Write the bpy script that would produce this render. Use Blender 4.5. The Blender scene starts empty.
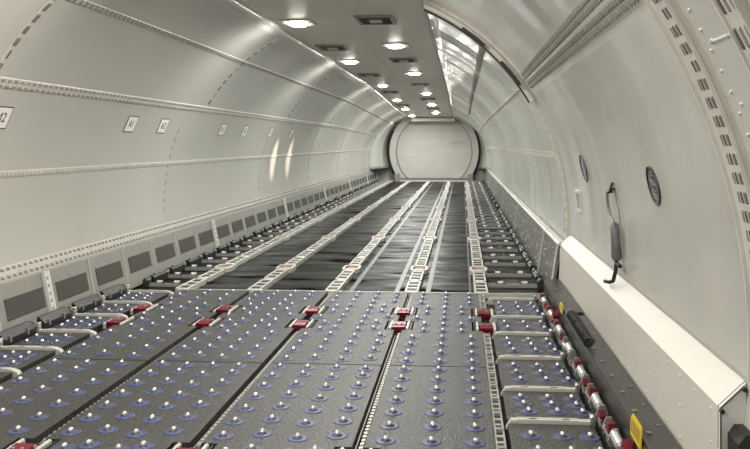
import bpy, bmesh, math, random
from mathutils import Vector, Matrix
random.seed(7)
S = bpy.context.scene
COL = S.collection
PI = math.pi

# ------------------------------------------------------------------ materials
def new_mat(name):
    m = bpy.data.materials.new(name); m.use_nodes = True
    nt = m.node_tree
    return m, nt, nt.nodes['Principled BSDF']

def noise(nt, scale, detail=3.0, coord='Object', stretch=None):
    tc = nt.nodes.new('ShaderNodeTexCoord')
    n = nt.nodes.new('ShaderNodeTexNoise')
    n.inputs['Scale'].default_value = scale
    n.inputs['Detail'].default_value = detail
    if stretch:
        mp = nt.nodes.new('ShaderNodeMapping'); mp.inputs['Scale'].default_value = stretch
        nt.links.new(tc.outputs[coord], mp.inputs['Vector']); nt.links.new(mp.outputs['Vector'], n.inputs['Vector'])
    else:
        nt.links.new(tc.outputs[coord], n.inputs['Vector'])
    return n.outputs['Fac']

def ramp(nt, fac, stops):
    r = nt.nodes.new('ShaderNodeValToRGB')
    e = r.color_ramp.elements
    while len(e) < len(stops): e.new(0.5)
    for k, (p, c) in enumerate(stops):
        e[k].position = p
        e[k].color = (*c, 1) if not isinstance(c, (int, float)) else (c, c, c, 1)
    nt.links.new(fac, r.inputs['Fac'])
    return r.outputs['Color']

def bump(nt, b, facs):
    """facs: list of (height socket, strength, distance); chained bumps"""
    last = None
    for f, s, d in facs:
        n = nt.nodes.new('ShaderNodeBump')
        n.inputs['Strength'].default_value = s; n.inputs['Distance'].default_value = d
        nt.links.new(f, n.inputs['Height'])
        if last: nt.links.new(last, n.inputs['Normal'])
        last = n.outputs['Normal']
    nt.links.new(last, b.inputs['Normal'])

def plain(name, col, rough=0.5, metal=0.0, vary=0.06, scale=9.0, spec=0.5):
    m, nt, b = new_mat(name)
    lo = tuple(max(0, c * (1 - vary)) for c in col); hi = tuple(min(1, c * (1 + vary)) for c in col)
    nt.links.new(ramp(nt, noise(nt, scale), [(0.3, lo), (0.7, hi)]), b.inputs['Base Color'])
    b.inputs['Roughness'].default_value = rough; b.inputs['Metallic'].default_value = metal
    b.inputs['Specular IOR Level'].default_value = spec
    return m

def liner(name, col, rough, wave_scale, strength, dist, big):
    """glossy painted liner panels that buckle a little between the frames behind them"""
    m, nt, b = new_mat(name)
    nt.links.new(ramp(nt, noise(nt, 1.3, 4), [(0.3, tuple(c * .95 for c in col)), (0.7, col)]), b.inputs['Base Color'])
    b.inputs['Roughness'].default_value = rough
    b.inputs['Specular IOR Level'].default_value = 0.55
    a = noise(nt, wave_scale, 1, stretch=(0.06, 1.0, 0.06))
    c = noise(nt, 0.55, 0)
    bump(nt, b, [(c, 1.0, big), (a, strength, dist)])
    return m

M = {}
M['liner'] = liner('painted_liner', (.60, .60, .565), .20, 1.5, 1.0, .045, .06)
M['liner_near'] = liner('painted_sidewall', (.60, .595, .55), .20, 1.3, 1.0, .03, .05)
M['door'] = liner('door_skin', (.59, .59, .545), .17, 1.1, 1.0, .05, .22)
M['ceiling'] = liner('ceiling_paint', (.78, .74, .68), .42, 1.0, .8, .008, .01)
M['strip'] = plain('joint_strip_paint', (.60, .59, .54), .4)
M['strip_light'] = plain('light_strip_paint', (.66, .65, .60), .38)
M['slot'] = plain('slot_grey', (.13, .125, .115), .6)
M['slot_mid'] = plain('fastener_grey', (.33, .31, .28), .45)
M['seam'] = plain('seam_grey', (.22, .21, .19), .6)
M['kick'] = plain('kick_panel_grey', (.31, .305, .28), .42)
M['kick_dark'] = plain('kick_panel_dark', (.16, .16, .15), .4, vary=.35, scale=14)
M['grille'] = plain('vent_grille_grey', (.085, .08, .07), .55)
M['white'] = plain('white_paint', (.66, .645, .585), .4, vary=.02)
M['white_cool'] = plain('white_cool_paint', (.74, .74, .71), .42, vary=.02)
M['barrier'] = plain('barrier_fabric_white', (.70, .69, .64), .5, vary=.05, scale=2)
M['alu'] = plain('bare_aluminium', (.62, .61, .57), .32, .75)
M['alu_pale'] = plain('pale_anodised_aluminium', (.66, .65, .60), .42, .25)
M['alu_dull'] = plain('dull_aluminium', (.33, .33, .31), .42, .5)
M['track'] = plain('track_metal', (.42, .41, .38), .4, .4)
M['beam'] = plain('grey_beam', (.36, .36, .335), .42, .1)
M['steel'] = plain('polished_steel', (.93, .93, .93), .24, .7, .02)
M['cup'] = plain('blue_plastic', (.055, .070, .185), .42, vary=.12)
M['red'] = plain('red_anodised', (.19, .010, .024), .36, .2)
M['red_pale'] = plain('worn_red', (.42, .16, .14), .45)
M['black'] = plain('black_rubber', (.018, .018, .018), .45)
M['dark'] = plain('dark_metal', (.055, .055, .052), .4, .3)
M['channel'] = plain('dark_channel', (.024, .023, .021), .38, .1)
M['yellow'] = plain('yellow_tag', (.75, .58, .03), .5)
M['paper'] = plain('placard_white', (.92, .89, .90), .5, vary=.01)
M['ink'] = plain('placard_ink', (.05, .045, .06), .6)
M['glass'] = plain('dark_window_glass', (.03, .032, .04), .08)
M['purse'] = plain('pale_scratch_glint', (.5, .5, .5), .3)
M['lead'] = plain('copper_brown', (.22, .10, .06), .4, .4)

# speckled grey composite of the ball mats
m, nt, b = new_mat('speckled_grey_mat')
sp = noise(nt, 95, 2)
bl = noise(nt, 1.1, 3)
mx = nt.nodes.new('ShaderNodeMix'); mx.data_type = 'RGBA'; mx.blend_type = 'MULTIPLY'
mx.inputs['Factor'].default_value = 1
nt.links.new(ramp(nt, sp, [(0.35, (.022, .0215, .0195)), (0.65, (.066, .064, .058))]), mx.inputs[6])
nt.links.new(ramp(nt, bl, [(0.3, (.85, .85, .85)), (0.7, (1, 1, 1))]), mx.inputs[7])
nt.links.new(mx.outputs[2], b.inputs['Base Color'])
nt.links.new(ramp(nt, noise(nt, 60, 2), [(0.3, .30), (0.7, .52)]), b.inputs['Roughness'])
bump(nt, b, [(sp, .8, .006)])
M['mat'] = m
# dark floor skins, scuffed
m, nt, b = new_mat('dark_floor_skin')
nt.links.new(ramp(nt, noise(nt, 1.6, 5, stretch=(1.0, 1.8, 1)), [(0.3, (.005, .005, .0048)), (0.7, (.016, .016, .0145))]), b.inputs['Base Color'])
nt.links.new(ramp(nt, noise(nt, 2.3, 5, stretch=(.8, 2.2, 1)), [(0.3, .26), (0.7, .5)]), b.inputs['Roughness'])
bump(nt, b, [(noise(nt, 3.0, 3, stretch=(.7, 1.6, 1)), 1.0, .02)])
nt.links.new(ramp(nt, noise(nt, 1.4, 5, stretch=(.8, 2.0, 1)), [(0.35, .0), (0.65, .10)]), b.inputs['Specular IOR Level'])
M['floor'] = m
M['floor_tape'] = plain('floor_strip_grey', (.12, .118, .108), .4)
m, nt, b = new_mat('lamp_diffuser')
b.inputs['Base Color'].default_value = (.9, .9, .85, 1)
b.inputs['Emission Color'].default_value = (1, .965, .88, 1)
b.inputs['Emission Strength'].default_value = 55
M['lamp'] = m

# ------------------------------------------------------------------ mesh helpers
class MB:
    def __init__(s): s.v = []; s.f = []; s.mi = []; s.sm = []
    def add(s, vs, fs, mi=0, sm=False):
        o = len(s.v); s.v += [tuple(v) for v in vs]
        for f in fs: s.f.append([i + o for i in f]); s.mi.append(mi); s.sm.append(sm)
    def box(s, x0, x1, y0, y1, z0, z1, mi=0, c=0.0):
        if c <= 0:
            vs = [(x, y, z) for z in (z0, z1) for x, y in ((x0, y0), (x1, y0), (x1, y1), (x0, y1))]
            s.add(vs, [(3, 2, 1, 0), (4, 5, 6, 7), (0, 1, 5, 4), (1, 2, 6, 5), (2, 3, 7, 6), (3, 0, 4, 7)], mi)
            return
        c = min(c, (x1 - x0) / 2.01, (y1 - y0) / 2.01, (z1 - z0) / 1.01)
        # upper edges and uprights chamfered
        def ring(i, z): return [(x0 + i + c, y0 + i, z), (x1 - i - c, y0 + i, z), (x1 - i, y0 + i + c, z), (x1 - i, y1 - i - c, z),
                                (x1 - i - c, y1 - i, z), (x0 + i + c, y1 - i, z), (x0 + i, y1 - i - c, z), (x0 + i, y0 + i + c, z)]
        vs = ring(0, z0) + ring(0, z1 - c) + ring(c * .7, z1)
        fs = [tuple(range(7, -1, -1)), tuple(range(16, 24))]
        for k in range(8):
            n = (k + 1) % 8
            fs += [(k, n, 8 + n, 8 + k), (8 + k, 8 + n, 16 + n, 16 + k)]
        s.add(vs, fs, mi)
    def prism(s, poly, axis, a0, a1, mi=0):
        """poly: 2D points, extruded along axis 'x' (poly=(y,z)), 'y' (poly=(x,z)) or 'z' (poly=(x,y))"""
        def P(u, v, a): return {'x': (a, u, v), 'y': (u, a, v), 'z': (u, v, a)}[axis]
        n = len(poly)
        vs = [P(u, v, a0) for u, v in poly] + [P(u, v, a1) for u, v in poly]
        fs = [tuple(range(n - 1, -1, -1)), tuple(range(n, 2 * n))] + [(k, (k + 1) % n, n + (k + 1) % n, n + k) for k in range(n)]
        s.add(vs, fs, mi)
    def cyl(s, p, q, r, n=14, mi=0, r2=None, sm=True):
        p = Vector(p); q = Vector(q); d = (q - p).normalized()
        u = d.orthogonal().normalized(); w = d.cross(u); r2 = r if r2 is None else r2
        vs = []
        for c, rr in ((p, r), (q, r2)):
            vs += [c + rr * (math.cos(2 * PI * k / n) * u + math.sin(2 * PI * k / n) * w) for k in range(n)]
        s.add(vs, [(k, (k + 1) % n, n + (k + 1) % n, n + k) for k in range(n)], mi, sm)
        s.add(vs, [tuple(range(n - 1, -1, -1)), tuple(range(n, 2 * n))], mi)
    def tube(s, pts, r, n=8, mi=0):
        pts = [Vector(p) for p in pts]; vs = []
        t0 = (pts[1] - pts[0]).normalized(); u = t0.orthogonal().normalized()
        for i, p in enumerate(pts):
            t = (pts[min(i + 1, len(pts) - 1)] - pts[max(i - 1, 0)]).normalized()
            u = (u - t * u.dot(t)).normalized(); w = t.cross(u)
            rr = r[i] if isinstance(r, (list, tuple)) else r
            vs += [p + rr * (math.cos(2 * PI * k / n) * u + math.sin(2 * PI * k / n) * w) for k in range(n)]
        fs = []
        for i in range(len(pts) - 1):
            for k in range(n):
                fs.append((i * n + k, i * n + (k + 1) % n, (i + 1) * n + (k + 1) % n, (i + 1) * n + k))
        s.add(vs, fs, mi, True)
        L = (len(pts) - 1) * n
        s.add(vs, [tuple(range(n - 1, -1, -1)), tuple(range(L, L + n))], mi)
    def lathe(s, prof, n=20, mi=0, c=(0, 0, 0), sm=True):
        vs = []
        for r, z in prof:
            vs += [(c[0] + r * math.cos(2 * PI * k / n), c[1] + r * math.sin(2 * PI * k / n), c[2] + z) for k in range(n)]
        fs = []
        for i in range(len(prof) - 1):
            for k in range(n): fs.append((i * n + k, i * n + (k + 1) % n, (i + 1) * n + (k + 1) % n, (i + 1) * n + k))
        s.add(vs, fs, mi, sm)
        if prof[-1][0] > 1e-5: s.add(vs[-n:], [tuple(range(n))], mi)
    def grid(s, P, mi=0, sm=True):
        r = len(P); c = len(P[0])
        vs = [p for row in P for p in row]
        s.add(vs, [(i * c + j, i * c + j + 1, (i + 1) * c + j + 1, (i + 1) * c + j) for i in range(r - 1) for j in range(c - 1)], mi, sm)
    def mesh(s, name, mats):
        me = bpy.data.meshes.new(name); me.from_pydata(s.v, [], s.f)
        for mt in (mats if isinstance(mats, (list, tuple)) else [mats]): me.materials.append(mt)
        me.polygons.foreach_set('material_index', s.mi); me.polygons.foreach_set('use_smooth', s.sm)
        bm = bmesh.new(); bm.from_mesh(me); bmesh.ops.recalc_face_normals(bm, faces=bm.faces); bm.to_mesh(me); bm.free()
        me.update(); return me
    def build(s, name, mats, parent=None, loc=None):
        return link(name, s.mesh(name, mats), parent, loc)

def link(name, me, parent=None, loc=None, rz=0):
    o = bpy.data.objects.new(name, me); COL.objects.link(o)
    if parent: o.parent = parent
    if loc: o.location = loc
    o.rotation_euler[2] = rz
    return o
def tag(o, label, cat, group=None):
    o['label'] = label; o['category'] = cat
    if group: o['group'] = group
    return o
def thing(name, label, cat, loc=(0, 0, 0), group=None):
    return tag(link(name, None, None, loc), label, cat, group)
def struct(o): o['kind'] = 'structure'; return o
def copy_thing(root, loc, label, keep=True):
    r = root.copy(); COL.objects.link(r); r.location = loc; r['label'] = label
    if keep:
        for ch in root.children:
            c = ch.copy(); COL.objects.link(c); c.parent = r
            for g in ch.children:
                d = g.copy(); COL.objects.link(d); d.parent = c
    return r
ONES = ['', 'first', 'second', 'third', 'fourth', 'fifth', 'sixth', 'seventh', 'eighth', 'ninth', 'tenth', 'eleventh', 'twelfth', 'thirteenth',
        'fourteenth', 'fifteenth', 'sixteenth', 'seventeenth', 'eighteenth', 'nineteenth']
TENS = {2: ('twentieth', 'twenty'), 3: ('thirtieth', 'thirty'), 4: ('fortieth', 'forty'), 5: ('fiftieth', 'fifty')}
def nth(n):
    if n < 20: return ONES[n]
    t, o = divmod(n, 10)
    return TENS[t][0] if o == 0 else TENS[t][1] + '-' + ONES[o]

# ------------------------------------------------------------------ hold geometry (metres: x right, y aft, z up)
CX, CZ, R = -1.30, 0.76, 2.36
ZF = -0.05                 # structural floor; the ball mats' top is z = 0
YB, YE = -3.0, 33.4
CEIL = 2.95
def taper(z, y):
    if z > 1.5 and y > 20: z = 1.5 + (z - 1.5) * (1 - .27 * (y - 20) / 13.4)
    return z
def wall(side, z, y, off=0.0):
    """point on the round liner at height z; off = how far it stands proud of it"""
    dz = z - CZ
    dx = math.sqrt(max(R * R - dz * dz, 0))
    n = Vector((-side * dx, 0, -dz)).normalized()
    p = Vector((CX + side * dx, y, z)) + n * off
    p.z = taper(p.z, y)
    return p
def wall_a(side, z, y, off, du):
    """as wall(), slid du metres along the arc (up positive)"""
    a = math.asin((z - CZ) / R) + du / R
    return wall(side, CZ + R * math.sin(a), y, off)

def arc_z(z0, z1, n):
    a0, a1 = (math.asin((z - CZ) / R) for z in (z0, z1))
    return [CZ + R * math.sin(a0 + (a1 - a0) * k / n) for k in range(n + 1)]
ZTOP_L, ZTOP_R = 2.92, 2.935
YS = [YB, 0, 2, 4, 6, 8, 10, 12, 14, 16, 18, 20, 22, 24, 26, 28, 30, 32, YE]
def shell(side, ztop):
    b = MB()
    zs = arc_z(ZF - .10, ztop, 26)
    b.grid([[wall(side, z, y) for z in zs] for y in YS])
    return b
def solidify(o, t):
    md = o.modifiers.new('thickness', 'SOLIDIFY'); md.thickness = t; md.offset = 1 if t > 0 else -1
    return o
def orient(o, towards):
    """make the smooth sheet's normals face the inside of the hold"""
    me = o.data; p = me.polygons[len(me.polygons) // 2]
    if (Vector(towards) - p.center).dot(p.normal) < 0: me.flip_normals()
    return o
for nm, side, zt, mt in (('wall_left', -1, ZTOP_L, 'liner_near'), ('wall_right', 1, ZTOP_R, 'liner')):
    o = struct(shell(side, zt).build(nm, M[mt])); orient(o, (CX, 15, 1.2))
    md = o.modifiers.new('thickness', 'SOLIDIFY'); md.thickness = .03; md.offset = -1

# ceiling: flat panels with fine joints
XL, XR = wall(-1, ZTOP_L, 0).x, wall(1, ZTOP_R, 0).x
b = MB()
ys = [YB, .4, 4.0, 7.65, 11.25, 14.9, 18.5, 22.0, 25.6, 29.2, 32.9]
for y0, y1 in zip(ys, ys[1:]):
    for x0, x1 in ((XL - .02, -1.417), (-1.414, XR + .02)):
        p = [[Vector((x, y, taper(CEIL, y))) for x in (x0, x1)] for y in (y0 + .005, y1 - .005)]
        q = [[v + Vector((0, 0, .03)) for v in row] for row in p]
        vs = p[0] + p[1] + q[0] + q[1]
        b.add(vs, [(0, 1, 3, 2), (4, 6, 7, 5), (0, 4, 5, 1), (2, 3, 7, 6), (0, 2, 6, 4), (1, 5, 7, 3)])
vs = []
for y in (YB, 20, YE): vs += [(XL - .1, y, taper(CEIL, y) + .032), (XR + .1, y, taper(CEIL, y) + .032)]
b.add(vs, [(0, 1, 3, 2), (2, 3, 5, 4)], 1)
struct(b.build('ceiling', [M['ceiling'], M['seam']]))
# ceiling edge rails
n_trim = [0]
def trim(b, mats):
    n_trim[0] += 1
    return struct(b.build('trim_%d' % n_trim[0], mats))
for x, zt in ((XL, ZTOP_L), (XR, ZTOP_R)):
    b = MB()
    for y0, y1 in zip(YS, YS[1:]):
        za, zb = taper(CEIL, y0), taper(CEIL, y1)
        for dx0, dx1, dz in ((-.035, .035, -.012), (-.008, .008, -.022)):
            b.add([(x + dx0, y0, za + .02), (x + dx1, y0, za + .02), (x + dx1, y1, zb + .02), (x + dx0, y1, zb + .02),
                   (x + dx0, y0, za + dz), (x + dx1, y0, za + dz), (x + dx1, y1, zb + dz), (x + dx0, y1, zb + dz)],
                  [(4, 7, 6, 5), (0, 1, 5, 4), (1, 2, 6, 5), (2, 3, 7, 6), (3, 0, 4, 7)], 0)
    trim(b, [M['strip'], M['slot']])

# floor
b = MB()
b.box(-3.56, .97, YB, YE, ZF - .06, ZF)
struct(b.build('floor', M['floor']))
# closing walls at both ends
def end_wall(y, mi):
    b = MB()
    pts = [(wall(-1, z, y).x, taper(z, y)) for z in arc_z(ZF - .1, ZTOP_L, 20)] + [(wall(1, z, y).x, taper(z, y)) for z in reversed(arc_z(ZF - .1, ZTOP_R, 20))]
    b.prism(pts, 'y', y, y + .05, mi)
    return b
struct(end_wall(YE, 0).build('wall_end', M['liner']))
struct(end_wall(YB - .05, 0).build('wall_back', M['liner']))

# ------------------------------------------------------------------ joint strips on the liner
def strip_long(side, z, y0, y1, w, rows, pitch, mats, dash=(.03, .012), proud=.005, mi_dash=1, skew=0.0):
    b = MB()
    yy = [y for y in YS if y0 < y < y1]; yy = [y0] + yy + [y1]
    us = (-w / 2, 0, w / 2)
    b.grid([[wall_a(side, z, y, 0.001 if abs(u) > w / 2.2 else proud, u) for u in (-w / 2, -w / 2 + .004, 0, w / 2 - .004, w / 2)] for y in yy], 0, False)
    n = int((y1 - y0) / pitch)
    for r in rows:
        for k in range(n):
            y = y0 + pitch * (k + .5); a = dash[0] / 2; c = dash[1] / 2; h = proud + .006
            c4 = [wall_a(side, z, y - a, proud, r - c + skew), wall_a(side, z, y + a, proud, r - c - skew), wall_a(side, z, y + a, proud, r + c - skew), wall_a(side, z, y - a, proud, r + c + skew)]
            t4 = [wall_a(side, z, y - a * .8, h, r - c * .8 + skew), wall_a(side, z, y + a * .8, h, r - c * .8 - skew), wall_a(side, z, y + a * .8, h, r + c * .8 - skew), wall_a(side, z, y - a * .8, h, r + c * .8 + skew)]
            b.add(c4 + t4, [(4, 5, 6, 7), (0, 1, 5, 4), (1, 2, 6, 5), (2, 3, 7, 6), (3, 0, 4, 7)], mi_dash)
    return trim(b, mats)
SL = [M['strip_light'], M['slot_mid']]
SM = [M['strip'], M['slot_mid']]
strip_long(-1, .465, -1, 33.0, .12, (-.032, .032), .085, SL, (.045, .020), skew=.004)
strip_long(-1, 1.26, -1, 33.0, .055, (0,), .06, [M['strip'], M['strip_light']], (.030, .022), skew=.006)
strip_long(-1, 1.95, -1, 33.0, .085, (-.026, .020), .085, [M['strip_light'], M['slot_mid']], (.045, .020))
strip_long(-1, 2.56, -1, 33.0, .055, (-.008, .014), .085, SM, (.045, .010), skew=.006)
strip_long(1, 1.37, 8.3, 33.0, .10, (-.03, .03), .12, [M['strip_light'], M['strip']], (.05, .02))
strip_long(1, 2.10, 8.3, 33.0, .06, (0,), .12, [M['strip'], M['slot_mid']], (.05, .02))
strip_long(1, 2.56, 8.3, 26.0, .10, (), .12, [M['seam'], M['slot_mid']], (.05, .02))

def strip_ring(side, y, w, z0, z1, rows, pitch, mats, dash=(.03, .02), proud=.006, seg=40, lip=0.0):
    """strip that runs round the hull at station y"""
    b = MB()
    zs = arc_z(z0, z1, seg)
    b.grid([[wall(side, z, y + u, pr) for u, pr in ((-w / 2, .0005), (-w / 2 + .004, proud), (w / 2 - .004, proud), (w / 2, .0005))] for z in zs], 0, False)
    if lip:
        for u in (-w / 2 + .012, w / 2 - .012):
            b.grid([[wall(side, z, y + u + d, pr) for d, pr in ((-.010, proud), (-.006, proud + lip), (.006, proud + lip), (.010, proud))] for z in zs], 0, False)
    a0, a1 = (math.asin((z - CZ) / R) for z in (z0, z1))
    n = int((a1 - a0) * R / pitch)
    for r, mi in rows:
        for k in range(n):
            if random.random() < .06: continue
            u = (k + .5) * pitch; du = dash[0] / 2; dy = dash[1] / 2; h = proud + .005
            c4 = [wall_a(side, z0, y + r - dy, proud, u - du), wall_a(side, z0, y + r + dy, proud, u - du), wall_a(side, z0, y + r + dy, proud, u + du), wall_a(side, z0, y + r - dy, proud, u + du)]
            t4 = [wall_a(side, z0, y + r - dy * .8, h, u - du * .8), wall_a(side, z0, y + r + dy * .8, h, u - du * .8), wall_a(side, z0, y + r + dy * .8, h, u + du * .8), wall_a(side, z0, y + r - dy * .8, h, u + du * .8)]
            b.add(c4 + t4, [(4, 5, 6, 7), (0, 1, 5, 4), (1, 2, 6, 5), (2, 3, 7, 6), (3, 0, 4, 7)], mi)
    return trim(b, mats)
# vertical seams of the left liner
for y in (5.0, 9.6, 14.2, 18.8, 23.4):
    strip_ring(-1, y, .018, .64, 1.89, ((0, 1),), .11, [M['strip'], M['slot_mid']], (.07, .012), .003)
for y in (5.45, 10.2, 15.0, 19.8):
    strip_ring(-1, y, .055, 2.0, 2.86, ((-.014, 1), (.014, 1)), .11, [M['strip'], M['slot']], (.075, .016), .004)
# frames round the right side: cargo door edges and the rib ahead of it
MR = [M['strip'], M['slot'], M['slot_mid'], M['strip_light']]
strip_ring(1, 2.86, .22, .66, 2.93, ((-.085, 2), (-.055, 1), (-.035, 2), (-.005, 1), (.025, 2)), .070, MR, (.046, .008), .022, lip=.012)
strip_ring(1, 2.32, .16, .30, 2.93, ((-.05, 1), (.0, 2), (.04, 1)), .115, MR, (.07, .014), .02, lip=.008)
strip_ring(1, 8.02, .26, .60, 2.93, ((-.08, 3), (-.03, 2), (.03, 3), (.08, 2)), .10, MR, (.045, .022), .03, lip=.012)
for y in (12.0, 16.6, 21.2, 25.8):
    strip_ring(1, y, .06, .60, 2.93, ((0, 3),), .14, MR, (.06, .02), .006)
# hinge line above the door
strip_long(1, 2.12, 2.99, 7.88, .20, (-.072, -.030, .030, .072), .060, [M['strip'], M['kick']], (.020, .028), .010, skew=.006)
# white rivet heads between the two near ribs
b = MB()
def rivet(side, z, y, du=0, r=.0075):
    c = wall_a(side, z, y, .001, du); t = wall_a(side, z, y, .008, du)
    b.cyl(c, t, r, 8, 0, r * .6)
for k in range(40):
    rivet(1, .72, 2.68, k * .075)
    if k % 3 == 0: rivet(1, .72, 2.63, k * .075 + .03)
for u in (.55, 1.15, 1.75, 2.3):
    for k in range(9): rivet(1, .72, 2.44 + k * .025, u)
trim(b, [M['white_cool']])
# arched tubing and slotted rail of the door hinge frame, upper right
b = MB()
for off, y, r, mi in ((.055, 7.90, .030, 0), (.06, 8.14, .022, 0), (.075, 8.02, .016, 1)):
    b.tube([wall(1, z, y, off) for z in arc_z(1.95, 2.92, 24)], r, 8, mi)
for z0, z1 in ((2.12, 2.36), (2.52, 2.70)):
    b.tube([wall(1, z, 7.86, .085) for z in arc_z(z0, z1, 8)], .02, 8, 1)
trim(b, [M['alu_pale'], M['dark']])

# ------------------------------------------------------------------ cargo door on the right
def wall_patch(side, z0, z1, y0, y1, off0, off1, nz=24, ny=8):
    b = MB()
    zs = arc_z(z0, z1, nz); yv = [y0 + (y1 - y0) * k / ny for k in range(ny + 1)]
    f = [[wall(side, z, y, off1) for z in zs] for y in yv]
    b.grid(f, 0, True)
    for row in ([f[0], [wall(side, z, y0, off0) for z in zs]], [f[-1], [wall(side, z, y1, off0) for z in zs]],
                [[r[0] for r in f], [wall(side, z0, y, off0) for y in yv]], [[r[-1] for r in f], [wall(side, z1, y, off0) for y in yv]]):
        b.grid(row, 0, False)
    return b
door = struct(wall_patch(1, .64, 2.0, 2.99, 7.87, .001, .014).build('door_1', M['door']))
orient(door, (CX, 5, 1.2))
def oval_window(name, z, y, hz, hy):
    b = MB(); n = 28
    def ring(s, off): return [wall_a(1, z, y + hy * s * math.cos(2 * PI * k / n), off, hz * s * math.sin(2 * PI * k / n)) for k in range(n + 1)]
    b.grid([ring(1.0, .012), ring(1.0, .022), ring(.95, .023), ring(.92, .017)], 0, True)
    o = b.build(name, M['dark'], door)
    b = MB(); g = ring(.93, .018)
    b.add([wall(1, z, y, .018)] + g, [(0, k + 1, k + 2) for k in range(n)], 0)
    # pale scratches and painted-on glints in the pane
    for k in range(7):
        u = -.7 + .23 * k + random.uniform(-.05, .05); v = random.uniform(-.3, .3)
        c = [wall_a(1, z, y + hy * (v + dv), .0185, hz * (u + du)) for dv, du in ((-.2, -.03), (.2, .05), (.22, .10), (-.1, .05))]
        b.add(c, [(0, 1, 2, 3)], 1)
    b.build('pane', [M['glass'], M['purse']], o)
oval_window('window', 1.29, 4.20, .105, .115)
oval_window('window', 1.31, 6.54, .115, .125)
b = MB()
def wbox(b, side, z, y, hz, hy, o0, o1, mi=0):
    c = [wall_a(side, z, y + a * hy, o0, d * hz) for a, d in ((-1, -1), (1, -1), (1, 1), (-1, 1))]
    t = [wall_a(side, z, y + a * hy, o1, d * hz) for a, d in ((-1, -1), (1, -1), (1, 1), (-1, 1))]
    b.add(c + t, [(4, 5, 6, 7), (0, 1, 5, 4), (1, 2, 6, 5), (2, 3, 7, 6), (3, 0, 4, 7)], mi)
for dz, dy, hz, hy in ((.085, 0, .012, .12), (-.085, 0, .012, .12), (0, .11, .10, .012), (0, -.11, .10, .012)):
    wbox(b, 1, 1.0 + dz, 7.12 + dy, hz, hy, .012, .03)
o = b.build('sight_frame', M['white_cool'], door)
b = MB(); wbox(b, 1, 1.0, 7.12, .075, .10, .013, .017); b.build('pane', M['slot_mid'], o)
# crank handle hanging from a hook on the door
hx = thing('crank_handle', 'dark crank handle hanging from a small hook on the grey cargo door', 'handle', wall(1, .98, 5.30))
org = Vector(hx.location)
def rel(z, dy, off): return wall(1, z, 5.30 + dy, off) - org
b = MB(); b.cyl(rel(1.20, .06, .015), rel(1.20, .06, .05), .018, 12); b.tube([rel(1.25, .05, .02), rel(1.215, .06, .04), rel(1.20, .03, .05), rel(1.185, .13, .05)], .010, 8)
b.build('hook', M['dark'], hx)
b = MB(); b.tube([rel(1.185, .15, .05), rel(1.14, .17, .055), rel(1.06, .17, .055), rel(1.02, .14, .055), rel(1.0, .06, .055), rel(.985, .03, .055)], .010, 8)
b.build('hooked_rod', M['alu_dull'], hx)
b = MB(); b.tube([rel(.99, .02, .055), rel(.97, .02, .055), rel(.85, .0, .055), rel(.76, .0, .055), rel(.74, .0, .055)], [.016, .030, .034, .034, .022], 12)
b.build('grip', M['kick_dark'], hx)
b = MB(); b.tube([rel(1.20, .03, .03), rel(1.08, -.05, .03), rel(.95, -.06, .035), rel(.80, -.09, .035)], .005, 6)
b.build('safety_wire', M['slot_mid'], hx)
b = MB(); b.cyl(rel(.72, .0, .055), rel(.72, -.12, .055), .014, 10); b.tube([rel(.75, .0, .055), rel(.67, .0, .06), rel(.60, .01, .07), rel(.585, .05, .085), rel(.575, .13, .10)], .013, 8)
b.build('crank_end', M['black'], hx)

# ------------------------------------------------------------------ sill cover (white box) and dark channel by the door
sill = thing('sill_cover', 'long white boxed sill cover below the cargo door', 'sill cover', (.95, 5.4, .19))
def loc(o): return Vector(o.location)
b = MB()
poly = [(0, 0), (0, .335), (.012, .347), (.098, .430), (.098, .35), (.045, .0)]
b.prism(poly, 'y', 3.06 - 5.4, 7.80 - 5.4)
for k in range(22):
    y = -2.3 + k * .215 + .04
    for z in (.03, .30):
        b.cyl((0, y, z), (-.004, y, z), .008, 8, 0, .005)
    if k % 2 == 0: b.cyl((0, y, .17), (-.004, y, .17), .008, 8, 0, .005)
b.build('casing', M['white'], sill)
b = MB(); b.prism([(.004, .0), (.004, .335), (.098, .425), (.098, .34), (.05, 0)], 'y', -2.357, -2.342)
ep = b.build('end_panel', M['white_cool'], sill)
b = MB()
for x, z in ((.008, .322), (.088, .405)): b.cyl((x, -2.375, z), (x, -2.358, z), .009, 10)
b.tube([(.006, -2.359, .0), (.006, -2.359, .33), (.09, -2.359, .412)], .0025, 6)
b.build('corner_seal', M['black'], ep)
b = MB(); b.prism([(.03, .0), (.03, .24), (.055, .275), (.085, .275), (.085, .2), (.05, .0)], 'y', -2.48, -2.36)
b.build('stop_bracket', M['black'], sill)
b = MB(); b.prism([(-.012, 0), (0, .30), (.012, .345), (.09, .42), (.03, 0)], 'y', 2.40, 2.46)
b.build('end_cap', M['white'], sill)

ch = thing('side_channel', 'long dark grey channel along the foot of the white sill cover', 'channel', (.865, 5.4, 0))
b = MB(); b.prism([(-.075, ZF), (-.075, .165), (-.060, .188), (.078, .188), (.078, ZF)], 'y', -3.0, 2.45)
for k in range(16):
    y = -2.3 + k * .30
    b.cyl((-.02, y, .188), (-.02, y, .194), .012, 8, 1); b.cyl((.045, y + .1, .188), (.045, y + .1, .193), .008, 8, 1)
b.build('rail_body', [M['channel'], M['alu_dull']], ch)
b = MB(); b.box(-.066, -.052, -2.98, 2.43, .187, .195); b.build('edge_bead', M['dark'], ch)

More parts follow.
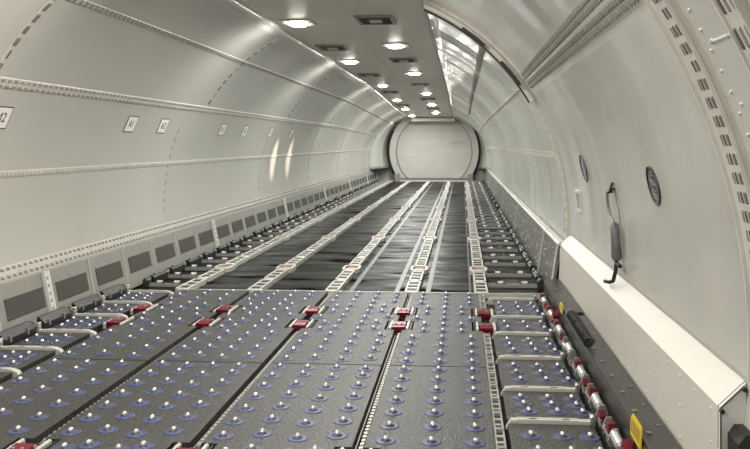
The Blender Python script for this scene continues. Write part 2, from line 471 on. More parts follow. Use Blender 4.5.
# ------------------------------------------------------------------ ball mats
GAPS = [-2.905, -2.145, -1.335, -.515, .195]       # the five lock/roller lines
HW = .030                                         # half width of the slot in the mats
Y_FAR, Y_SEAM, Y_NEAR = 8.06, 5.40, 2.86
LOCK_Y = [3.18, 3.77, 6.60, 7.15]
cup_mb = MB(); cup_mb.lathe([(.052, 0), (.052, .002), (.046, .0035), (.040, .0025), (.030, .003), (.025, .005)], 22)
cup_mb.lathe([(.025, .005), (.021, .010), (.017, .010), (.014, .004)], 22, 1)  # dark collar: shade beside the ball put into the colour
CUP = cup_mb.mesh('ball_cup', [M['cup'], M['dark']])
bl_mb = MB(); bl_mb.lathe([(.0145 * math.cos(a * PI / 12), .0145 * math.sin(a * PI / 12) + .014) for a in range(-2, 6)] + [(.0004, .0286)], 14)
BALL = bl_mb.mesh('ball', M['steel'])
def add_ball(parent, x, y, z):
    c = link('ball_cup', CUP, parent, (x, y, z)); link('ball', BALL, c, (0, 0, .0))
cols = [(-2.79, -2.555, -2.315), (-2.03, -1.855, -1.68, -1.50), (-1.22, -1.03, -.835, -.64), (-.385, -.155, .068)]
names = ['far left', 'second from left', 'third from left', 'rightmost']
for s in range(4):
    xa, xb = GAPS[s] + HW, GAPS[s + 1] - HW
    for row, (y0, y1) in enumerate(((Y_NEAR, Y_SEAM - .008), (Y_SEAM + .008, Y_FAR))):
        lab = ('%s speckled grey ball mat of the %s row' % (names[s], ('nearer', 'farther')[row]))
        t = thing('ball_mat', lab, 'floor panel', ((xa + xb) / 2, (y0 + y1) / 2, ZF), 'ball mats by the cargo door')
        ox, oy = t.location.x, t.location.y
        # outline with notches for the locks
        ly = [y for y in LOCK_Y if y0 < y < y1]
        right = [(xb, y0)]; left = [(xa, y1)]
        for y in ly:
            if s == 3 and y < 5: continue
            right += [(xb, y - .16), (xb - .085, y - .16), (xb - .085, y + .16), (xb, y + .16)]
        right.append((xb, y1))
        for y in reversed(ly):
            if s == 0 and y < 5: continue
            left += [(xa, y + .16), (xa + .085, y + .16), (xa + .085, y - .16), (xa, y - .16)]
        left.append((xa, y0))
        b = MB(); b.prism([(x - ox, y - oy) for x, y in right + left], 'z', 0.0005, -ZF)
        b.build('plate', M['mat'], t)
        n = 12
        for k in range(n):
            y = y0 + .10 + k * (y1 - y0 - .19) / (n - 1)
            for ci, x in enumerate(cols[s]):
                yy = y + (.05 if (s < 3 and ci % 2) else 0) * (1 if k < n - 1 else -.2)
                xx = x
                for l in ly:
                    if abs(yy - l) < .23:
                        if x - xa < .20: xx = x + .075
                        if xb - x < .20: xx = x - .075
                add_ball(t, xx - ox, yy - oy, -ZF)
# light seat tracks in the slots
def ladder_mesh(L):
    b = MB()
    for sx in (-1, 1): b.box(sx * .022 - .005, sx * .022 + .005, -L / 2, L / 2, 0, .040)
    n = max(1, int(L / .085))
    for k in range(n):
        y = -L / 2 + (k + .5) * L / n
        if k == 0: b.box(-.017, .017, -L / 2, L / 2, .001, .034, 1)
        b.box(-.018, .018, y - .012, y + .012, .004, .043 if k % 3 else .052)
        if k % 3 == 0: b.cyl((-.026, y + .03, .036), (.026, y + .03, .036), .009, 8)
    return b
def track_mesh(L):
    b = MB(); b.box(.004, .020, -L / 2, L / 2, 0, .030)
    n = int(L / .051)
    for k in range(n):
        y = -L / 2 + (k + .5) * .051
        b.box(.002, .022, y - .013, y + .013, .030, .036)
    b.box(-.024, -.018, -L / 2, L / 2, 0, .012)
    return b
for g, (x, nm) in enumerate(zip(GAPS, ['leftmost', 'second', 'third', 'fourth', 'rightmost'])):
    L = Y_FAR - Y_NEAR
    # cut into the runs between the locks
    runs = [(Y_NEAR, 3.0), (3.94, 6.43), (7.32, Y_FAR)]
    for ri, (a, c) in enumerate(runs):
        if ri == 0: continue
        lab = 'pale notched track in the %s mat slot, %s' % (nm, ('', 'before the red locks', 'past the red locks')[ri])
        tag((ladder_mesh if g == 4 else track_mesh)(c - a).build('seat_track', [M['alu'] if g == 4 else M['track'], M['black']], None, (x, (a + c) / 2, ZF)), lab, 'track', 'tracks in the mat slots')
# floor locks with red pawls
def make_lock(label, loc):
    t = thing('pallet_lock', label, 'cargo lock', loc, 'red pallet locks in the ball mats')
    b = MB(); b.box(-.098, .098, -.145, .145, 0, .012)
    for sx in (-1, 1): b.box(sx * .098 - .008 if sx > 0 else -.098, .098 if sx > 0 else -.09, -.145, .145, .012, .046)
    b.build('tray', M['dark'], t)
    for sx in (-1, 1):
        b = MB(); b.box(sx * .070 - .011, sx * .070 + .011, -.135, .135, .012, .060, 0, .006); b.cyl((sx * .06, .03, .048), (sx * .082, .03, .048), .013, 10)
        b.build('side_rail', M['alu_pale'], t)
    b = MB()
    b.prism([(-.11, .014), (-.115, .052), (-.06, .070), (.02, .078), (.05, .06), (.05, .014)], 'x', -.048, .048)
    b.prism([(-.125, .03), (-.13, .066), (-.10, .070), (-.09, .03)], 'x', -.054, .054)
    for x in (-.03, .0, .03): b.box(x - .009, x + .009, .05, .10, .02, .052, 0, .006)
    pw = b.build('pawl', M['red'], t)
    b = MB()
    b.cyl((-.054, .022, .062), (.054, .022, .062), .010, 10)
    for x in (-.025, .02): b.cyl((x, -.04, .070), (x, -.04, .080), .008, 8)
    b.build('pin', M['alu'], pw)
    return t
lk = None
ONM = ['leftmost', 'second from left', 'third from left', 'fourth from left', 'rightmost']
for g, x in enumerate(GAPS):
    for j, y in enumerate(LOCK_Y):
        if j == 0: continue
        if j == 1 and g in (0, 4): continue
        lab = 'red pallet lock in the %s mat slot, %s' % (ONM[g], ('', 'nearest the picture bottom', 'nearer of the pair', 'farther of the pair')[j])
        if lk is None: lk = make_lock(lab, (x, y, ZF))
        else: copy_thing(lk, (x, y, ZF), lab)

# ------------------------------------------------------------------ cross bars and small ball trays at both sides of the mats
RB = [3.75, 4.37, 4.94, 5.66, 6.37, 6.97, 7.78]
LB = [4.55, 5.10, 5.66, 6.20, 6.80, 7.36, 7.92]
def make_bar(x0, x1, flip, label, y, grp):
    t = thing('cross_bar', label, 'cross bar', (x0, y, ZF), grp)
    L = x1 - x0; b = MB()
    prof = [(0, .012), (.03, .060), (L, .060), (L, .0), (.02, .0)]
    if flip: prof = [(0, 0), (0, .060), (L - .04, .060), (L, .045), (L + .02, .015), (L - .03, 0)]
    b.prism(prof, 'y', -.022, .022)
    b.prism([(u, v) for u, v in [(.06, .060), (L - .06, .060), (L - .06, .064), (.06, .064)]], 'y', -.022, -.012)
    b.prism([(u, v) for u, v in [(.06, .060), (L - .06, .060), (L - .06, .064), (.06, .064)]], 'y', .012, .022)
    b.build('beam', M['alu_pale'], t)
    b = MB()
    for f in (.33, .72):
        b = MB(); b.box(L * f - .02, L * f + .02, -.011, .011, .0601, .0622); b.build('slot', M['dark'], t)
    b = MB()
    e = L + .02 if not flip else -.03
    if flip:
        b.box(-.055, -.001, -.03, .03, 0, .10, 0, .01); b.prism([(-.06, .10), (-.06, .135), (-.04, .135), (.03, .10)], 'y', -.040, -.028); b.cyl((-.03, -.05, .10), (-.03, .05, .10), .012, 10)
    else:
        b.box(L + .001, L + .03, -.022, .022, 0, .09, 0, .008); b.cyl((L + .015, -.029, .075), (L + .015, .029, .075), .014, 10)
    b.build('end_fitting', M['alu'], t)
    return t
for k, y in enumerate(RB):
    make_bar(.235, .685, False, 'pale aluminium bar across the right ball trays, %s from the near end' % nth(k + 1), y, 'bars between the right ball trays')
for k, y in enumerate(LB):
    make_bar(-3.38, -2.93, True, 'pale aluminium bar across the left ball trays, %s from the near end' % nth(k + 1), y, 'bars between the left ball trays')
def side_tray(x0, x1, y0, y1, xs, rows, label, grp):
    if x0 < 0: x0 += 0
    t = thing('side_ball_tray', label, 'ball tray', ((x0 + x1) / 2, (y0 + y1) / 2, ZF), grp)
    ox, oy = t.location.x, t.location.y
    b = MB(); b.box(x0 - ox, x1 - ox, y0 - oy, y1 - oy, 0.0005, .045)
    b.build('plate', M['mat'], t)
    for r in range(rows):
        y = y0 + (y1 - y0) * ((r + .5) / rows * .72 + .14)
        for x in xs: add_ball(t, x + (.018 if r == 0 else -.01 if r == 2 else 0) - ox, y - oy, .045)
ra = [3.15] + RB
for k, (a, c) in enumerate(zip(ra, ra[1:])):
    side_tray(.30 if k in (5, 6) else .245, .70, a + .03, c - .03, (.355, .515, .655), 3 if c - a > .63 else 2 if k != 2 else 3, 'small grey ball tray on the right, %s from the near end' % nth(k + 1), 'small ball trays on the right')
for k, (a, c) in enumerate(zip(LB, LB[1:])):
    side_tray(-3.365, -3.01 if k in (3, 4) else -2.955, a + .03, c - .03, (-3.31, -3.19, -3.075), 3 if k % 2 else 2, 'small grey ball tray on the left, %s from the near end' % nth(k + 1), 'small ball trays on the left')

# ------------------------------------------------------------------ guide blocks on the left edge
def make_block(label, y):
    t = thing('side_guide_block', label, 'guide block', (-3.405, y, ZF), 'black guide blocks on the left floor edge')
    b = MB(); b.prism([(-.050, 0), (-.050, .14), (-.035, .14), (.020, .09), (.020, 0)], 'y', -.215, .215); b.build('body', M['black'], t)
    for d in (-.14, .1):
        b = MB(); b.box(-.006, .024, d - .012, d + .012, .06, .11); b.build('stud', M['alu_dull'], t)
    return t
blk = None; kk = 0
for i, (a, c) in enumerate(zip(LB, LB[1:])):
    kk += 1
    lab = 'black guide block at the left floor edge, %s from the near end' % nth(kk)
    if blk is None: blk = make_block(lab, (a + c) / 2)
    else: copy_thing(blk, (-3.405, (a + c) / 2, ZF), lab)

# ------------------------------------------------------------------ guide and latch gear along the right edge of the mats
def make_guide(label, y, red, hose=False):
    t = thing('side_guide_latch', label, 'cargo latch', (.755, y, ZF), 'latch gear along the right edge')
    b = MB(); b.box(-.030, .033, -.26, .26, 0, .055); b.build('base', M['dark'], t)
    b = MB(); b.cyl((-.004, -.12, .115), (-.004, .04, .115), .026, 16); b.cyl((-.004, -.135, .115), (-.004, -.12, .115), .015, 12)
    b.build('roller', M['steel'], t)
    b = MB(); b.cyl((-.012, .07, .09), (-.012, .21, .09), .020, 14); b.build('roller', M['alu'], t)
    for d in (-.16, .055, .225):
        b = MB(); b.prism([(-.030, .05), (-.030, .10), (-.012, .14), (.016, .14), (.030, .10), (.030, .05)], 'y', d - .010, d + .010)
        b.cyl((-.036, d, .085), (-.028, d, .085), .011, 8); b.build('bracket', M['alu_dull'], t)
    for d in (-.23, -.20, .12):
        b = MB(); b.cyl((-.02, d, .055), (-.02, d, .085), .012, 8); b.build('bolt', M['alu'], t)
    if red:
        b = MB()
        if red > 1: b.prism([(-.23, .05), (-.24, .15), (-.20, .185), (-.155, .13), (-.16, .05)], 'x', -.015, .028)
        else: b.prism([(-.225, .05), (-.23, .10), (-.20, .125), (-.18, .10), (-.18, .05)], 'x', -.024, .006)
        if red > 1: b.box(-.026, .030, -.245, -.12, .06, .125, 0, .01)
        b.build('latch', M['red'], t)
        b = MB(); b.prism([(.075, .10), (.085, .155), (.13, .15), (.19, .10)], 'x', -.028, .012); b.build('finger', M['red'], t)
    return t
gy = [3.40, 3.97, 4.55, 5.12, 5.70, 6.27, 6.84, 7.41]
for k, y in enumerate(gy):
    make_guide('silver roller guide%s on the right mat edge, %s from the near end' % (' with red latch' if k != 4 else '', nth(k + 1)), y, (1, 2, 1, 1, 0, 1, 2, 1)[k])
def make_tag(label, y, n, s):
    b = MB()
    pts = [(-.11, 0), (-.10, .09)]
    for i in range(n): pts += [(-.10 + .2 * (i + .3) / n, .105), (-.10 + .2 * (i + .8) / n, .09)]
    pts += [(.11, .07), (.10, 0)]
    b.prism([(u * s, v * s) for u, v in pts], 'x', -.004, .004)
    for i in range(n): b.prism([(u * s, v * s) for u, v in ((-.09 + .19 * i / n, .02), (-.085 + .19 * i / n, .08), (-.078 + .19 * i / n, .08), (-.083 + .19 * i / n, .02))], 'x', -.006, -.004, 1)
    o = b.build('warning_tag', [M['yellow'], M['lead']], None, (.783, y, .155 if s > .8 else .17))
    o.rotation_euler = (0, math.radians(4), 0)
    return tag(o, label, 'tag')
make_tag('large yellow zigzag tag by the near red latch', 3.69, 6, .95)
make_tag('small yellow tag at the far end of the dark channel', 6.42, 2, .7)
b = MB(); pts = []
for k in range(150):
    a = k * 2 * PI / 10
    y = 5.15 + k * .0058
    pts.append((.808 + .030 * math.cos(a), y, .236 + .030 * math.sin(a)))
b.tube(pts, .009, 6)
b.tube([(.86, 6.15, .215), (.90, 6.05, .235), (.87, 5.98, .25), (.81, 6.0, .235), (.808, 5.9, .232), (.808, 5.5, .236)], .013, 8)
tag(b.build('cable_bundle', M['black']), 'black coiled cable bundle lying on the dark channel', 'cable')

# ------------------------------------------------------------------ aft: roller trays on five lines
def tray_meshes():
    L = .635; b = MB()
    for sx in (-1, 1): b.box(sx * .060 - .010, sx * .060 + .010, -L / 2 + .02, L / 2 - .02, 0, .055, 0, .005)
    for k in range(4):
        y = -L / 2 + .03 + k * (L - .06) / 3
        b.box(-.052, .052, y - .016, y + .016, .004, .054, 0, .004)
    for sy in (-1, 1): b.box(-.05, .05, sy * (L / 2 - .02) - .02, sy * (L / 2 - .02) + .02, 0, .055, 0, .012)
    b.box(-.052, .052, -L / 2 + .03, L / 2 - .03, .002, .045, 1)
    fr = b.mesh('tray_frame', [M['alu_pale'], M['black']])
    r = MB(); r.cyl((-.044, 0, .036), (.044, 0, .036), .0145, 12)
    return fr, r.mesh('roller', M['dark'])
FR, RO = tray_meshes()
def make_tray(label, loc, grp, detail):
    t = tag(link('roller_tray', FR, None, loc), label, 'roller tray', grp)
    if detail:
        for k in range(3): link('roller', RO, t, (0, -.192 + k * .192, .0))
    return t
def make_aft_lock():
    t = thing('floor_lock', '', 'cargo lock', (0, 0, 0), 'flat locks between the roller trays')
    b = MB()
    o = [(.105 * math.cos(2 * PI * k / 24) * (1 if True else 0), .15 * math.sin(2 * PI * k / 24)) for k in range(24)]
    def sq(a, e, w, h): 
        c, s_ = math.cos(a), math.sin(a)
        return (w * math.copysign(abs(c) ** e, c), h * math.copysign(abs(s_) ** e, s_))
    for r0, r1, z0, z1 in ((1.0, .74, 0, .055),):
        A = [sq(2 * PI * k / 28, .5, .108, .17) for k in range(29)]; B = [sq(2 * PI * k / 28, .5, .078, .135) for k in range(29)]
        b.grid([[(x, y, 0) for x, y in A], [(x, y, .05) for x, y in A], [(x * .97, y * .97, .056) for x, y in A], [(x, y, .056) for x, y in B], [(x, y, .01) for x, y in B]], 0, False)
    b.build('rim', M['alu_pale'], t)
    b = MB(); b.box(-.07, .07, -.12, .12, 0, .01); b.build('pan', M['dark'], t)
    b = MB(); b.prism([(-.10, .012), (-.10, .045), (.0, .052), (.09, .04), (.09, .012)], 'x', -.05, .05); b.build('pawl', M['red_pale'], t)
    return t
AL = make_aft_lock(); first = True
line_names = ['leftmost', 'second', 'third', 'fourth', 'rightmost']
for g, x in enumerate(GAPS):
    y = Y_FAR + .36; nt_ = nl = 0; nxt = 9.9
    while y < 32.7:
        if y + .33 > nxt:
            nl += 1
            lab = 'flat reddish lock in the %s roller line, %s from the ball mats' % (line_names[g], nth(nl))
            ly = y - .33 + .18
            if first: AL.location = (x, ly, ZF); AL['label'] = lab; first = False
            else: copy_thing(AL, (x, ly, ZF), lab)
            y += .37; nxt += 3.17
            continue
        nt_ += 1
        make_tray('pale ladder-like roller tray in the %s line, %s from the ball mats' % (line_names[g], nth(nt_)), (x, y, ZF), 'roller trays of the %s line' % line_names[g], y < 17)
        y += .69
# grey floor strips beside the third and fourth lines
for x, w in ((-.515 - .17, .05), (-.515 + .16, .05), (-1.335 + .17, .05), (.195 - .11, .02)):
    b = MB(); b.box(x - w / 2, x + w / 2, 8.1, 32.9, ZF, ZF + .004); trim(b, M['floor_tape'])
for y in (10.3, 16.6, 23.0):
    b = MB()
    for x0, x1 in zip(GAPS, GAPS[1:]): b.box(x0 + .12, x1 - .12, y - .008, y + .008, ZF, ZF + .0035)
    trim(b, M['slot'])
b = MB(); b.box(GAPS[0] + .04, .92, Y_FAR + .004, Y_FAR + .022, ZF, .004); trim(b, M['alu_pale'])

# cross roller bars over the side pits
def make_rbar(label, loc, grp, L, det):
    t = thing('roller_bar', label, 'roller bar', loc, grp)
    return t
def rbar_meshes(L):
    b = MB(); b.box(-L / 2, L / 2, -.028, -.020, 0, .034); b.box(-L / 2, L / 2, .020, .028, 0, .034); b.box(-L / 2, L / 2, -.020, .020, 0, .020)
    m1 = b.mesh('beam', M['beam'])
    b = MB(); b.cyl((-.030, 0, .045), (.030, 0, .045), .022, 14); b.box(-.040, -.032, -.019, .019, .021, .056, 1); b.box(.032, .040, -.019, .019, .021, .056, 1)
    m2 = b.mesh('roller', [M['steel'], M['dark']])
    b = MB(); b.box(-.035, .035, -.05, .05, 0, .085, 0, .015); b.cyl((0, -.07, .075), (0, .07, .075), .022, 10)
    m3 = b.mesh('end_fitting', M['dark'])
    return m1, m2, m3
RBM = {1: rbar_meshes(.52), -1: rbar_meshes(.40)}
RY = [8.72, 9.40, 10.25, 10.85, 11.6, 12.4, 13.1, 13.8, 14.7, 15.3, 16.0]
while RY[-1] < 32: RY.append(RY[-1] + (.62 if len(RY) % 2 else .80))
LY = [8.50, 9.05, 9.62, 10.25, 10.85, 11.5, 12.2, 12.8, 13.5, 14.1, 14.8, 15.4]
while LY[-1] < 32: LY.append(LY[-1] + (.62 if len(LY) % 2 else .74))
for side, yl, xc, word in ((1, RY, .545, 'right'), (-1, LY, -3.19, 'left')):
    m1, m2, m3 = RBM[side]
    for k, y in enumerate(yl):
        t = make_rbar('grey roller bar across the %s side pit, %s from the ball mats' % (word, nth(k + 1)), (xc, y, ZF), 'roller bars of the %s side pit' % word, .5, True)
        link('beam', m1, t)
        for dx in ((-.13, .13) if side > 0 else (-.09, .10)): link('roller', m2, t, (dx, 0, 0))
        link('end_fitting', m3, t, ((.295, 0, 0) if side > 0 else (-.236, 0, 0)))
b = MB()
kk = 0
gm = MB(); gm.prism([(-.035, 0), (-.035, .09), (0, .105), (.03, .08), (.03, 0)], 'y', -.17, .17); gm.cyl((0, -.1, .10), (0, .1, .10), .018, 10, 1)
GMM = gm.mesh('edge_guide', [M['black'], M['kick_dark']])
for side, yl, x, word in ((1, RY, .835, 'right'), (-1, LY, -3.415, 'left')):
    for k, (a, c) in enumerate(zip(yl, yl[1:])):
        if k % 2 and a > 18: continue
        o = link('edge_guide', GMM, None, (x, (a + c) / 2, ZF), PI if side > 0 else 0)
        tag(o, 'dark edge guide just past the %s roller bar of the %s side pit' % (nth(k + 1), word), 'edge guide', 'edge guides of the %s pit' % word)

# ------------------------------------------------------------------ kick panels along both walls
def kick_left(y0, y1, idx):
    t = thing('kick_panel', 'grey kick panel with dark vents on the left wall, %s from the near end' % nth(idx), 'kick panel', (-3.50, (y0 + y1) / 2, .05), 'kick panels on the left wall')
    h = (y1 - y0) / 2 - .012
    b = MB(); b.prism([(.015, -.08), (-.077, .352), (-.102, .359), (-.015, -.08)], 'y', -h, h); b.build('panel', M['kick'], t)
    n = max(1, round((y1 - y0) / .767))
    nx = Vector((.535, 0, .11)).normalized()
    def P(v, d, y): # v: metres up the slope, d: proud
        q = Vector((.015, 0, -.08)) + Vector((-.11, 0, .535)).normalized() * v + nx * d; return (q.x, y, q.z)
    for k in range(n):
        y = -h + (k + .5) * 2 * h / n
        b = MB()
        def quad(v0, v1, ya, yb, d0, d1, mi):
            vs = [P(v0, d0, ya), P(v0, d0, yb), P(v1, d0, yb), P(v1, d0, ya), P(v0, d1, ya), P(v0, d1, yb), P(v1, d1, yb), P(v1, d1, ya)]
            b.add(vs, [(4, 5, 6, 7), (0, 1, 5, 4), (1, 2, 6, 5), (2, 3, 7, 6), (3, 0, 4, 7)], mi)
        quad(.155, .325, y - .285, y + .285, .0005, .004, 0)
        for q in range(7): quad(.166 + q * .0235, .174 + q * .0235, y - .27, y + .27, .004, .007, 0)
        b.build('vent_grille', M['grille'], t)
        b = MB(); quad(.10, .435, y + .360, y + .372, .0005, .006, 0); b.build('stiffener', M['strip'], t)
    b = MB(); quad(.02, .45, h - .07, h, .0005, .03, 0); quad(.02, .45, h - .03, h, .03, .036, 0)
    for q in range(6): quad(.05 + q * .065, .075 + q * .065, h - .055, h - .035, .03, .034, 1)
    b.build('joint_rib', [M['white_cool'], M['slot_mid']], t)
    return t
edges = [2.05, 6.65, 11.25, 15.85, 20.45, 25.05, 29.65, 32.9]
for i, (a, c) in enumerate(zip(edges, edges[1:])): kick_left(a, c, i + 1)
def kick_right(y0, y1, idx):
    t = thing('kick_panel', 'dark mottled kick panel on the right wall, %s beyond the white sill cover' % nth(idx), 'kick panel', (.93, (y0 + y1) / 2, .05), 'dark kick panels on the right wall')
    h = (y1 - y0) / 2 - .010
    b = MB(); b.prism([(-.035, -.08), (.040, .42), (.075, .42), (-.012, -.08)], 'y', -h, h)
    rnd = random.Random(idx)
    n = int((y1 - y0) * 17)
    for k in range(n):
        y = rnd.uniform(-h + .05, h - .05); z = rnd.uniform(-.02, .38); x = -.035 + .075 * (z + .08) / .5
        s = rnd.uniform(.005, .014); l = rnd.uniform(.008, .030)
        b.box(x - .012, x + .006, y - s, y + s, z - l / 2, z + l / 2, 1)  # pale fastener heads, their glints put into the colour
    b.build('panel', [M['kick_dark'], M['strip']], t)
    b = MB(); b.prism([(.038, .421), (.034, .436), (.055, .452), (.098, .468), (.098, .421)], 'y', -h, h); b.build('ledge', M['strip_light'], t)
    b = MB(); b.prism([(-.05, -.08), (.026, .42), (.04, .42), (-.034, -.08)], 'y', -h, -h + .03); b.build('joint_rib', M['strip_light'], t)
    return t
edges = [8.18, 9.5, 13.9, 18.5, 23.1, 27.7, 32.9]
for i, (a, c) in enumerate(zip(edges, edges[1:])): kick_right(a, c, i + 1)

# ------------------------------------------------------------------ far end: ring frame and barrier
BX, BZ = -1.16, 1.20
def ringpts(r, n, z0): 
    a0 = math.asin(max(-1, (z0 - BZ) / r))
    return [(BX + r * math.cos(a0 + (PI - 2 * a0) * k / n), BZ + r * math.sin(a0 + (PI - 2 * a0) * k / n)) for k in range(n + 1)]
def ring_band(r0, r1, y0, y1, z0, zmax, mats):
    b = MB(); n = 48
    A = [(x, min(z, zmax)) for x, z in ringpts(r0, n, z0)]; B = [(x, min(z, zmax)) for x, z in ringpts(r1, n, z0)]
    b.grid([[(x, y1, z) for x, z in A], [(x, y0, z) for x, z in A], [(x, y0, z) for x, z in B], [(x, y1, z) for x, z in B]], 0, False)
    return trim(b, mats)
ring_band(1.572, 1.84, 33.02, YE, ZF, 2.62, M['strip_light'])
ring_band(1.84, 1.95, 33.22, YE, ZF, 2.05, M['black'])
ring_band(1.548, 1.572, 32.99, YE, ZF, 2.62, M['slot_mid'])
for side in (-1, 1):
    b = MB(); rows = []
    for k in range(17):
        z = .50 + (2.62 - .50) * k / 16
        zz = taper(z, 31.3)
        q = Vector((BX + side * math.sqrt(max(1.96 ** 2 - (zz - BZ) ** 2, .01)), 33.15, taper(z, 33.15)))
        p = wall(side, z, 31.3, .004)
        rows.append([p.lerp(q, f) for f in (0, .33, .66, 1)])
    b.grid(rows, 0, True)
    b.grid([[r[-1] for r in rows], [r[-1] + Vector((0, .12, 0)) for r in rows]], 0, False)
    o = trim(b, [M['liner']]); o.modifiers.new('thickness', 'SOLIDIFY').thickness = .012
bar = thing('smoke_barrier', 'round white barrier closing the far end of the hold', 'barrier', (BX, 33.25, ZF))
b = MB(); pts = [(x - BX, min(z, 2.6) - ZF) for x, z in ringpts(1.548, 48, .06)]
b.prism(pts, 'y', -.02, .10); b.build('panel', M['barrier'], bar)
b = MB()
for z in (.55, 1.0, 1.42, 1.85, 2.25):
    w = math.sqrt(1.54 ** 2 - (z - BZ + ZF) ** 2); b.box(-w, w, -.03, -.02, z - .006, z + .006)
b.build('seam', M['strip'], bar)
b = MB(); b.box(.62, 1.32, -.035, -.02, 1.62, 1.635); b.box(.62, 1.32, -.035, -.02, 1.55, 1.56); b.build('batten', M['slot_mid'], bar)
for sx, w in ((-1, 'left'), (1, 'right')):
    b = MB(); b.box(-.12, .12, -.12, .12, 0, .34, 0, .03)
    tag(b.build('corner_post', M['slot_mid'], None, (BX + sx * 1.50, 32.75, ZF)), 'short grey post at the %s foot of the far white ring' % w, 'post')
b = MB(); b.box(-2.9, .6, 32.80, 32.95, ZF, .03); b.box(-2.9, .6, 32.95, 33.0, ZF, .09, 1); trim(b, [M['strip_light'], M['slot']])
b = MB(); b.box(-2.05, -.30, 32.3, 32.95, taper(CEIL, 32.6) - .16, taper(CEIL, 32.6) - .02); trim(b, M['ceiling'])

# ------------------------------------------------------------------ ceiling lamps and vents
def dome(hx, hy, drop):
    b = MB(); n = 24; rows = []
    def sq(a, e): 
        c, s_ = math.cos(a), math.sin(a); return (math.copysign(abs(c) ** e, c), math.copysign(abs(s_) ** e, s_))
    for f, z in ((1, 0), (.97, -.5), (.85, -.85), (.6, -1.0), (.02, -1.05)):
        rows.append([(hx * f * sq(2 * PI * k / n, .6)[0], hy * f * sq(2 * PI * k / n, .6)[1], drop * z) for k in range(n + 1)])
    b.grid(rows, 0, True); return b
DOME = dome(.105, .145, .040).mesh('diffuser', M['lamp'])
fb = MB()
for x0, x1, y0, y1 in ((-.19, .19, -.22, -.15), (-.19, .19, .15, .22), (-.19, -.13, -.15, .15), (.13, .19, -.15, .15)): fb.box(x0, x1, y0, y1, -.018, -.001)
fb.box(-.13, .13, -.15, .15, -.006, -.001, 1)
LFR = fb.mesh('frame', [M['strip'], M['strip_light']])
LX, RX = -1.95, -.97
lamps = [(LX, 9.4), (RX, 11.65), (LX, 13.85), (RX, 16.25), (LX, 19.6), (RX, 21.9), (LX, 24.0), (RX, 25.7), (LX, 27.7), (RX, 29.5), (LX, 31.2)]
extra = [(LX, 4.9), (RX, 7.2), (LX, .6), (RX, 2.7), (RX, -1.6)]
cnt = {LX: 0, RX: 0}
for x, y in sorted(lamps, key=lambda p: p[1]) + extra:
    vis = (x, y) in lamps
    cnt[x] += 1
    side = 'left' if x == LX else 'right'
    lab = ('glowing recessed lamp in the %s ceiling row, %s from the near end' % (side, nth(cnt[x]))) if vis else 'glowing recessed lamp in the ceiling of the forward hold'
    t = thing('ceiling_light', lab, 'ceiling light', (x, y, taper(CEIL, y)), 'recessed ceiling lamps' if vis else 'forward ceiling lamps')
    t.rotation_euler[0] = 0 if y < 20 else -math.atan((CEIL - 1.5) * .27 / 13.4)
    link('frame', LFR, t); link('diffuser', DOME, t, (0, 0, -.006))
    ld = bpy.data.lights.new('lamp', 'AREA'); ld.shape = 'DISK'; ld.size = .2
    ld.energy = 45 if y > 8 else 48; ld.color = (.985, 1, .955) if y > 8 else (1, .955, .87)
    lo = bpy.data.objects.new('lamp', ld); COL.objects.link(lo); lo.parent = t; lo.location = (0, 0, -.05)
vb = MB()
for x0, x1, y0, y1 in ((-.22, .22, -.30, -.25), (-.22, .22, .25, .30), (-.22, -.18, -.25, .25), (.18, .22, -.25, .25)): vb.box(x0, x1, y0, y1, -.022, -.001)
VFR = vb.mesh('frame', M['slot_mid'])
vb = MB(); vb.box(-.18, .18, -.25, .25, -.004, -.001, 1)
for k in range(7): 
    y = -.21 + k * .07
    vb.add([(-.18, y, -.004), (.18, y, -.004), (.18, y + .03, -.020), (-.18, y + .03, -.020)], [(0, 1, 2, 3), (3, 2, 1, 0)], 0)
VSL = vb.mesh('louvre', [M['seam'], M['slot']])
vb = MB(); vb.box(-.07, .07, -.10, .10, -.032, -.004, 0, .0); VC = vb.mesh('centre_plate', M['strip'])
vents = [(-1.0, 9.25), (-1.93, 11.85), (-1.0, 13.7), (-1.93, 16.6), (-1.0, 19.3), (-1.93, 21.4), (-1.0, 23.7), (-1.93, 26.0), (-1.0, 27.6)]
c2 = {-1.0: 0, -1.93: 0}
for x, y in vents:
    c2[x] += 1
    t = thing('ceiling_vent', 'dark louvred vent in the %s ceiling row, %s from the near end' % ('right' if x == -1.0 else 'left', nth(c2[x])), 'vent', (x, y, taper(CEIL, y)), 'louvred ceiling vents')
    t.rotation_euler[0] = 0 if y < 20 else -math.atan((CEIL - 1.5) * .27 / 13.4)
    link('frame', VFR, t); link('louvre', VSL, t); link('centre_plate', VC, t)

# two warm spots added without fixtures to imitate reflected streaks on the left sidewall
for y, e in ((15.15, 680), (16.5, 640)):
    ld = bpy.data.lights.new('added_streak_spot', 'SPOT'); ld.energy = e; ld.color = (1, .86, .68)
    ld.spot_size = math.radians(13); ld.spot_blend = .9; ld.shadow_soft_size = .02
    lo = bpy.data.objects.new('added_streak_spot', ld); COL.objects.link(lo); lo.location = (-2.05, y - .2, CEIL - .06)
    lo.rotation_euler = (wall(-1, 1.20, y) - lo.location).to_track_quat('-Z', 'Y').to_euler()

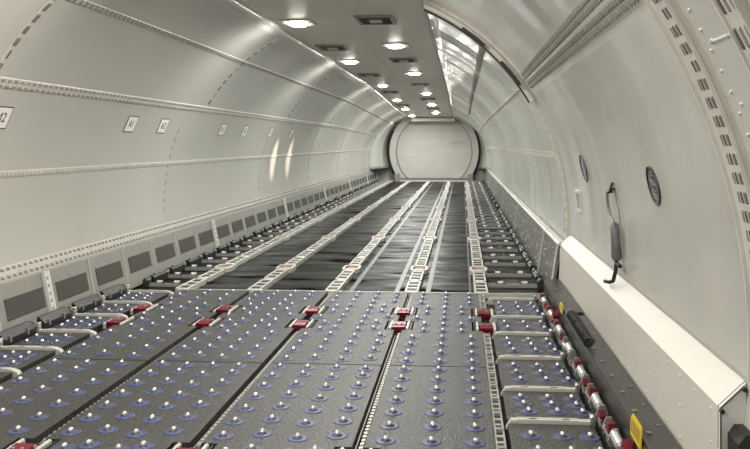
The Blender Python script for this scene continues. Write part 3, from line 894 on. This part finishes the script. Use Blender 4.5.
# ------------------------------------------------------------------ placards on the left wall
def text_mesh(txt, size):
    cu = bpy.data.curves.new('txt', 'FONT'); cu.body = txt; cu.size = size; cu.align_x = 'CENTER'; cu.align_y = 'CENTER'; cu.extrude = .0006
    o = bpy.data.objects.new('txt', cu); COL.objects.link(o)
    dg = bpy.context.evaluated_depsgraph_get(); me = bpy.data.meshes.new_from_object(o.evaluated_get(dg))
    bpy.data.objects.remove(o); me.materials.clear(); me.materials.append(M['ink']); return me
for txt, z, y, word in (('M2', 1.70, 5.78, 'nearest, at the left picture edge'), ('A1', 1.71, 8.15, 'second from the near end'), ('A2', 1.71, 9.05, 'third from the near end'),
                        ('A1', 1.71, 11.35, 'fourth from the near end'), ('A2', 1.71, 12.55, 'fifth from the near end'), ('A1', 1.71, 14.25, 'sixth from the near end'), ('A2', 1.71, 16.0, 'farthest')):
    o0 = wall(-1, z, y, .003); n = (wall(-1, z, y, 1) - wall(-1, z, y, 0)).normalized()
    t = thing('wall_placard', 'white black-edged placard reading %s on the left wall, %s' % (txt, word), 'placard', o0, 'position placards on the left wall')
    right = Vector((0, 1, 0)); up = n.cross(right)
    if up.z < 0: up = -up
    right = up.cross(n)
    t.matrix_world = Matrix((( right.x, up.x, n.x, o0.x), (right.y, up.y, n.y, o0.y), (right.z, up.z, n.z, o0.z), (0, 0, 0, 1)))
    b = MB(); b.box(-.125, .125, -.092, .092, -.002, .002); b.build('plate', M['ink'], t)
    b = MB(); b.box(-.114, .114, -.082, .082, .002, .0035); b.build('face', M['paper'], t)
    link('lettering', text_mesh(txt, .11), t, (0, 0, .0042))

# ------------------------------------------------------------------ light, world, camera
w = bpy.data.worlds.new('hold_air'); S.world = w; w.use_nodes = True
w.node_tree.nodes['Background'].inputs['Color'].default_value = (.9, .92, .9, 1)
w.node_tree.nodes['Background'].inputs['Strength'].default_value = .05

cam = bpy.data.cameras.new('camera'); co = bpy.data.objects.new('camera', cam); COL.objects.link(co)
co.location = (0, 0, 1.5); co.rotation_euler = (PI / 2, 0, math.radians(4.15))
cam.sensor_fit = 'HORIZONTAL'; cam.sensor_width = 36; cam.lens = 800 / 750 * 36
cam.shift_x = -29 / 750; cam.shift_y = -80.5 / 750
cam.clip_start = .05; cam.clip_end = 100
S.camera = co
S.view_settings.view_transform = 'Standard'; S.view_settings.look = 'None'
S.view_settings.gamma = 1; S.view_settings.use_curve_mapping = False
S.view_settings.exposure = 0.0
try:
    S.cycles.use_denoising = True; S.cycles.max_bounces = 10; S.cycles.diffuse_bounces = 6
except Exception: pass
